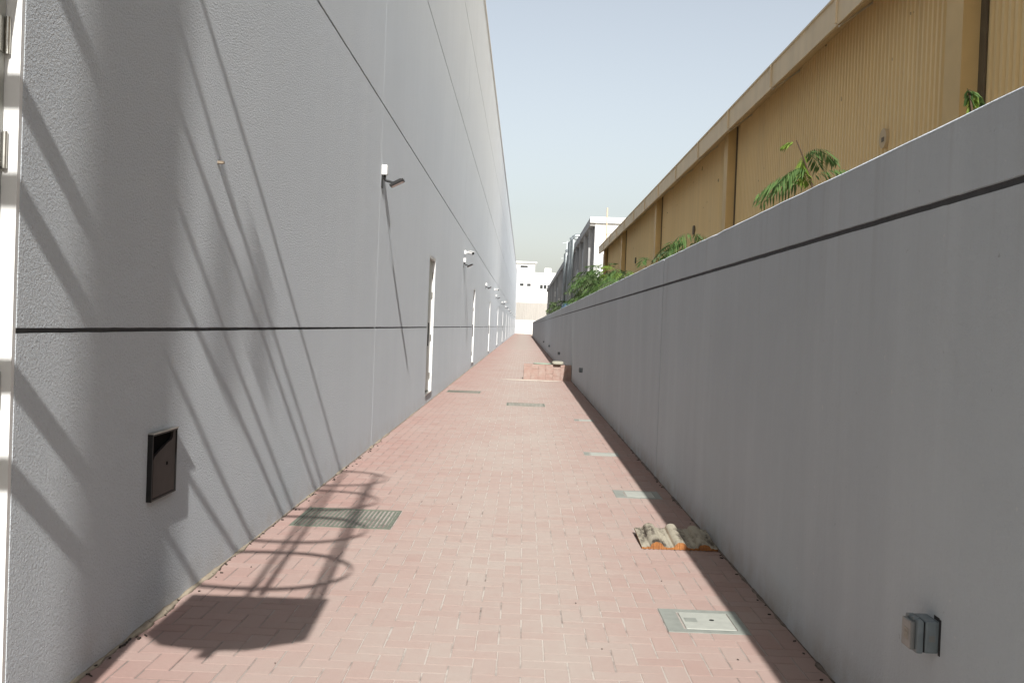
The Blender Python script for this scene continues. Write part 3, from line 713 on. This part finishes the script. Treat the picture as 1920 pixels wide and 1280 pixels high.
# ------------------------------------------------------------------ white-ended factory further on
FX, FY0, FY1, FH = 4.2, 63.0, 182.0, 7.85
fb = thing('factory_building', 'white-ended factory with a stained grey side, beyond the tan shed', 'building', (FX, FY0, 0))
FLn = FY1 - FY0
obj('side_wall', box(0, 0.3, 0.02, FLn, 0, FH), M['concrete'], fb)
obj('gable_wall', box(-0.02, 14, -0.25, 0.0, 0, FH + 0.1), M['white'], fb)
obj('gable_coping', box(-0.35, 14, -0.42, -0.251, FH + 0.12, FH + 0.48), M['white'], fb)
obj('eave_fascia', box(-0.35, -0.02, -0.25, FLn, FH - 0.05, FH + 0.44), M['concrete2'], fb)
obj('roof', box(0, 14, 0.01, FLn, FH + 0.11, FH + 0.3), M['concrete2'], fb)
rf = random.Random(5)
for k in range(22):
    y = 1.5 + k * 5.3
    obj('pilaster', box(-0.28, -0.001, y, y + 0.55, 0, FH - 0.06), M['concrete2'] if k % 3 else M['concrete'], fb)
    for zz in (2.9, 5.2):
        if rf.random() < 0.8 and y < FLn - 6:
            w = obj('window', box(-0.03, -0.0015, y + 1.3, y + 3.6, zz, zz + rf.choice((1.1, 1.5))), M['window'], fb)
            obj('sill', box(-0.12, -0.0015, y + 1.2, y + 3.7, zz - 0.12, zz - 0.002), M['concrete2'], w)
    if rf.random() < 0.75:
        b = bmesh.new(); py = y + rf.uniform(0.8, 4.5); tube(b, [(-0.14, py, 0), (-0.14, py, FH - 0.3 - rf.random() * 2)], 0.07, 8); obj('wall_pipe', b, M['seal'], fb)
    if rf.random() < 0.5:
        py = y + rf.uniform(0.8, 4.0); zz = rf.uniform(2.6, 5.4); obj('air_conditioner', box(-0.42, -0.03, py, py + 0.9, zz, zz + 0.65, bevel=0.03), M['offwhite'], fb)
for y, r, top in ((19.0, 0.15, 8.9), (23.5, 0.18, 9.1), (33.0, 0.14, 8.8)):
    b = bmesh.new(); tube(b, [(-0.52, y, 2.2), (-0.52, y, top - 0.4), (-0.45, y, top - 0.12), (-0.25, y, top), (1.4, y, top)], r, 12); obj('exhaust_duct', b, M['galv'], fb, True)
m = bmesh.new(); tube(m, [(0, 0, 0), (0, 0, 3.2)], 0.05, 6); tube(m, [(-0.5, 0, 2.95), (0.5, 0, 3.1)], 0.03, 5); tube(m, [(-0.6, 0, 1.2), (0.6, 0, 1.2)], 0.03, 5)
mast = thing('roof_antenna', 'thin grey antenna mast on the roof of the grey-sided factory', 'antenna', (FX + 0.4, 116.0, FH + 0.3)); obj('mast', m, M['seal'], mast)

# ------------------------------------------------------------------ far end of the alley
fw_ = thing('end_wall', 'low white rendered wall closing the far end of the alley', 'wall', (2, 201, 0))
obj('wall_body', box(-10, 22, 0, 0.25, -0.08, 2.55), M['offwhite'], fw_); obj('coping', box(-10, 22, -0.06, 0.31, 2.552, 2.68), M['white'], fw_)
ff = thing('sheet_fence', 'tall beige corrugated sheet fence behind the low white wall', 'fence', (2, 206, 0))
for k in range(12):
    x0 = -10 + k * 2.6; vs, fs = [], []; n = 14
    for i in range(n + 1):
        x = x0 + 2.57 * i / n; o_ = 0.05 if i % 2 else 0.0
        vs += [(x, o_, 0), (x, o_, 6.3)]
    for i in range(0, len(vs) - 2, 2): fs.append((i, i + 2, i + 3, i + 1))
    obj('sheet', (vs, [], fs), M['beige'], ff)
    obj('post', box(x0 - 0.06, x0 + 0.06, 0.06, 0.2, 0, 6.2), M['beige'], ff)
wb = thing('white_building', 'bright white flat-roofed building with small windows at the alley end', 'building', (0, 214, 0))
obj('main_block', box(-16, 14, 0, 12, 0, 12.9), M['white'], wb); obj('upper_block', box(-14, 1.9, 1.5, 10, 12.9, 14.9), M['white'], wb)
obj('roof_slab', box(-14.5, 2.3, 1.0, 10.5, 14.902, 15.2), M['white'], wb); obj('roof_tank', box(4.0, 5.4, 2, 4, 12.9, 14.0, bevel=0.1), M['white'], wb)
for x in (-1.15, 0.35):
    w = obj('window', box(x, x + 0.8, -0.03, -0.002, 9.95, 10.5), M['window'], wb); obj('frame', box(x - 0.06, x + 0.86, -0.06, -0.031, 9.87, 9.945), M['white'], w)
for k in range(7):
    w = obj('window', box(3.1 + k * 0.78, 3.1 + k * 0.78 + 0.6, -0.03, -0.002, 9.5, 10.35), M['window'], wb); obj('frame', box(3.04 + k * 0.78, 3.76 + k * 0.78, -0.06, -0.031, 9.42, 9.495), M['white'], w)
w = obj('window', box(-1.2, 0.4, 1.44, 1.497, 13.9, 14.35), M['window'], wb)

# ------------------------------------------------------------------ plants behind the boundary wall
def frond(acc, base, direction, L, droop, npair, pl, rr, wdt=0.011, curl=0.35):
    """acc=(verts,faces,rnd); a feather leaf: rachis with paired narrow leaflets"""
    V_, F_, R_ = acc; d = Vector(direction).normalized(); side = d.cross(Vector((0, 0, 1)))
    side = side.normalized() if side.length > 1e-3 else Vector((1, 0, 0))
    pts = []
    for i in range(npair + 1):
        t = i / npair; pts.append(Vector(base) + d * L * t + Vector((0, 0, -droop * L * t * t)))
    def quad(a, b_, w0, nrm):
        u = (b_ - a).cross(nrm); u = u.normalized() * w0 if u.length > 1e-6 else Vector((w0, 0, 0)); k = len(V_); mid = a.lerp(b_, 0.45)
        V_.extend([tuple(a), tuple(mid + u), tuple(b_), tuple(mid - u)]); F_.append((k, k + 1, k + 2, k + 3)); R_.append(rr.random())
    for a, c in zip(pts, pts[1:]): quad(a, c, 0.0025, Vector((0, 0, 1)))
    for i in range(1, npair + 1):
        t = i / npair; ln = pl * (0.55 + 0.9 * math.sin(math.pi * min(1, t * 0.85 + 0.12))) * rr.uniform(0.85, 1.1)
        fwd_ = (pts[i] - pts[i - 1]).normalized()
        for s in (-1, 1):
            tip = pts[i] + (side * s * 0.85 + fwd_ * 0.55).normalized() * ln + Vector((0, 0, -curl * ln * rr.uniform(0.4, 1.4)))
            nr = Vector((rr.gauss(0, .35), rr.gauss(0, .35), 1))
            quad(pts[i], tip, wdt * rr.uniform(0.8, 1.2), nr)
def leaf_obj(acc, mat, parent, name='frond', stuff=False):
    o = obj(name, (acc[0], [], acc[1]), mat, parent); a = o.data.attributes.new('rnd', 'FLOAT', 'FACE'); a.data.foreach_set('value', acc[2])
    if stuff: o['kind'] = 'stuff'
    return o
def sapling(loc, label, spec, stem_pts, seed):
    t = thing('sapling', label, 'plant', loc, group='feather-leaved plants behind the boundary wall'); rr = random.Random(seed)
    b = bmesh.new(); tube(b, stem_pts, [0.013 - 0.009 * i / (len(stem_pts) - 1) for i in range(len(stem_pts))], 6); obj('stem', b, M['bark'], t)
    for (bs, dr, L, dp, n, pl, mt) in spec: 
        a = ([], [], []); frond(a, bs, dr, L * 1.2, dp, n + 2, pl * 1.1, rr, 0.0085, 0.85); leaf_obj(a, M[mt], t)
    return t
# in front of the shed, nearest the camera
sapling((2.0, 7.22, 0.0), 'sprig with several feathery fronds leaning over the wall, in front of the shed',
        [((-0.035, 0.0, 2.575), (-1, 0.3, 0.35), 0.30, 0.75, 15, 0.095, 'leaf'), ((-0.03, 0.0, 2.60), (-1, -0.2, 0.62), 0.22, 1.0, 12, 0.085, 'leaf'), ((-0.03, 0.05, 2.56), (-0.9, 0.9, 0.1), 0.30, 0.5, 12, 0.09, 'leaf'),
         ((-0.05, 0.02, 2.72), (0.85, 0.2, 0.75), 0.27, 0.75, 15, 0.08, 'leaf'), ((-0.05, 0.05, 2.70), (0.6, 0.5, 0.7), 0.22, 0.8, 13, 0.07, 'leaf'), ((0.0, -0.02, 2.56), (1.0, -0.3, 0.60), 0.25, 0.4, 13, 0.06, 'leaf'), ((-0.06, 0.0, 2.72), (-0.1, 0.2, -0.6), 0.15, 0.1, 10, 0.05, 'leafy'), ((-0.08, 0.0, 2.66), (0.3, 0.2, -0.5), 0.13, 0.1, 9, 0.05, 'leafy'),
         ((-0.135, 0.0, 2.80), (-0.9, 0.2, 0.1), 0.07, 0.5, 8, 0.035, 'leafy'), ((0.02, -0.02, 2.47), (0.9, 0, 0.25), 0.11, 0.3, 8, 0.05, 'leafy')],
        [(0.05, -0.1, 0), (0.06, -0.05, 1.5), (0.03, 0.0, 2.40), (-0.01, 0.0, 2.55), (-0.07, 0.0, 2.70), (-0.12, 0.0, 2.81)], 3)
sapling((2.0, 4.64, 0.0), 'single curled young green shoot by the nearest shed column',
        [((-0.03, 0, 2.565), (1, 0.2, 0.35), 0.085, 1.0, 9, 0.022, 'leaf'), ((-0.03, 0, 2.575), (0.3, 0.2, -0.6), 0.05, 0.2, 6, 0.02, 'leaf'), ((0.0, 0, 2.56), (0.05, 0.1, -0.8), 0.10, 0.1, 11, 0.028, 'leafy'), ((0.01, 0.01, 2.54), (0.2, 0.1, -0.8), 0.09, 0.1, 10, 0.026, 'leafy')],
        [(0, 0, 0), (0, -0.02, 1.5), (0.01, 0, 2.4), (-0.02, 0.0, 2.57)], 4)
sapling((2.0, 6.2, 0.0), 'tiny green tip just showing over the wall right of the sprig',
        [((0, 0, 2.42), (0.1, 0.7, 0.5), 0.13, 0.7, 7, 0.04, 'leaf'), ((0, 0, 2.40), (0, -0.6, 0.4), 0.1, 0.7, 7, 0.04, 'leaf')], [(0, 0, 0), (0, 0.02, 1.5), (0, 0, 2.43)], 5)
def bush(loc, label, n, rx, ry, z0, z1, L, mats, seed, pl=0.12, np_=12, wdt=0.012):
    t = thing('bush', label, 'bush', loc, group='feather-leaved plants behind the boundary wall'); rr = random.Random(seed)
    for k in range(4):
        b = bmesh.new(); a = rr.uniform(0, 6.3); tube(b, [(0, 0, 0), (rx * 0.2 * math.cos(a), ry * 0.2 * math.sin(a), z0 * 0.6), (rx * 0.5 * math.cos(a), ry * 0.6 * math.sin(a), z0 + (z1 - z0) * 0.6)], [0.022, 0.015, 0.006], 6); obj('stem', b, M['bark'], t)
    accs = {m: ([], [], []) for m in mats}
    for k in range(n):
        a = rr.uniform(0, 6.3); q = math.sqrt(rr.random()); z = rr.uniform(z0 - 0.5, z1) if q > 0.3 else rr.uniform(z0, z1)
        sc = math.sqrt(max(0.08, 1 - ((z - z0) / (z1 - z0 + 1e-3)) ** 2)) if z > z0 else 1
        p = (rx * q * sc * math.cos(a), ry * q * sc * math.sin(a), z)
        frond(accs[rr.choice(mats)], p, (math.cos(a) + rr.gauss(0, .4), math.sin(a) + rr.gauss(0, .4), rr.uniform(0.1, 1.0)), L * rr.uniform(0.6, 1.15), rr.uniform(0.4, 1.0), np_, pl, rr, wdt, rr.uniform(0.3, 1.4))
    for m, a in accs.items(): leaf_obj(a, M[m], t, 'foliage', True)
    return t
bush((2.2, 13.6, 0), 'arching fern-like bush over the wall at its vertical joint', 36, 0.30, 0.9, 2.42, 2.74, 0.42, ['leaf', 'leaf', 'leafd'], 8)
bush((2.1, 16.6, 0), 'sparse arching fronds just left of the fern-like bush', 10, 0.3, 0.6, 2.35, 2.62, 0.45, ['leafd', 'leaf'], 9)
bush((2.1, 19.4, 0), 'low dusty green bush behind the wall, middle of the shed', 26, 0.4, 1.5, 2.25, 2.58, 0.45, ['leaf', 'leafy', 'leafd'], 10)
bush((2.35, 25.4, 0), 'bright green bush at the far end of the shed', 60, 0.55, 1.5, 2.2, 2.95, 0.55, ['leafy', 'leaf', 'leaf'], 12, 0.14)
bush((2.75, 34.5, 0), 'large dark green bush below the white gable', 150, 0.8, 3.4, 2.2, 3.5, 0.7, ['leaf', 'leaf', 'leafd'], 13, 0.17, 12, 0.018)
bush((2.95, 44.0, 0), 'dusty dark bush in front of the factory ducts', 110, 0.8, 4.0, 2.3, 3.9, 0.8, ['leafd', 'leaf'], 14, 0.2, 10, 0.024)
bush((3.1, 70.0, 0), 'dry far scrub behind the wall near the alley end', 70, 0.8, 5.0, 2.2, 3.2, 0.8, ['leafd'], 15, 0.2, 9, 0.03)
bush((3.2, 92.0, 0), 'farthest dry scrub at the end of the boundary wall', 70, 0.8, 5.0, 2.3, 3.9, 0.9, ['leafd'], 16, 0.24, 9, 0.04)
lumpy('tarpaulin', 1.9, 2.7, 52.0, 56.0, 0.0, 2.75, M['blue'], 'dark blue tarpaulin bundle showing over the wall beyond the bushes', 'tarpaulin', 6)
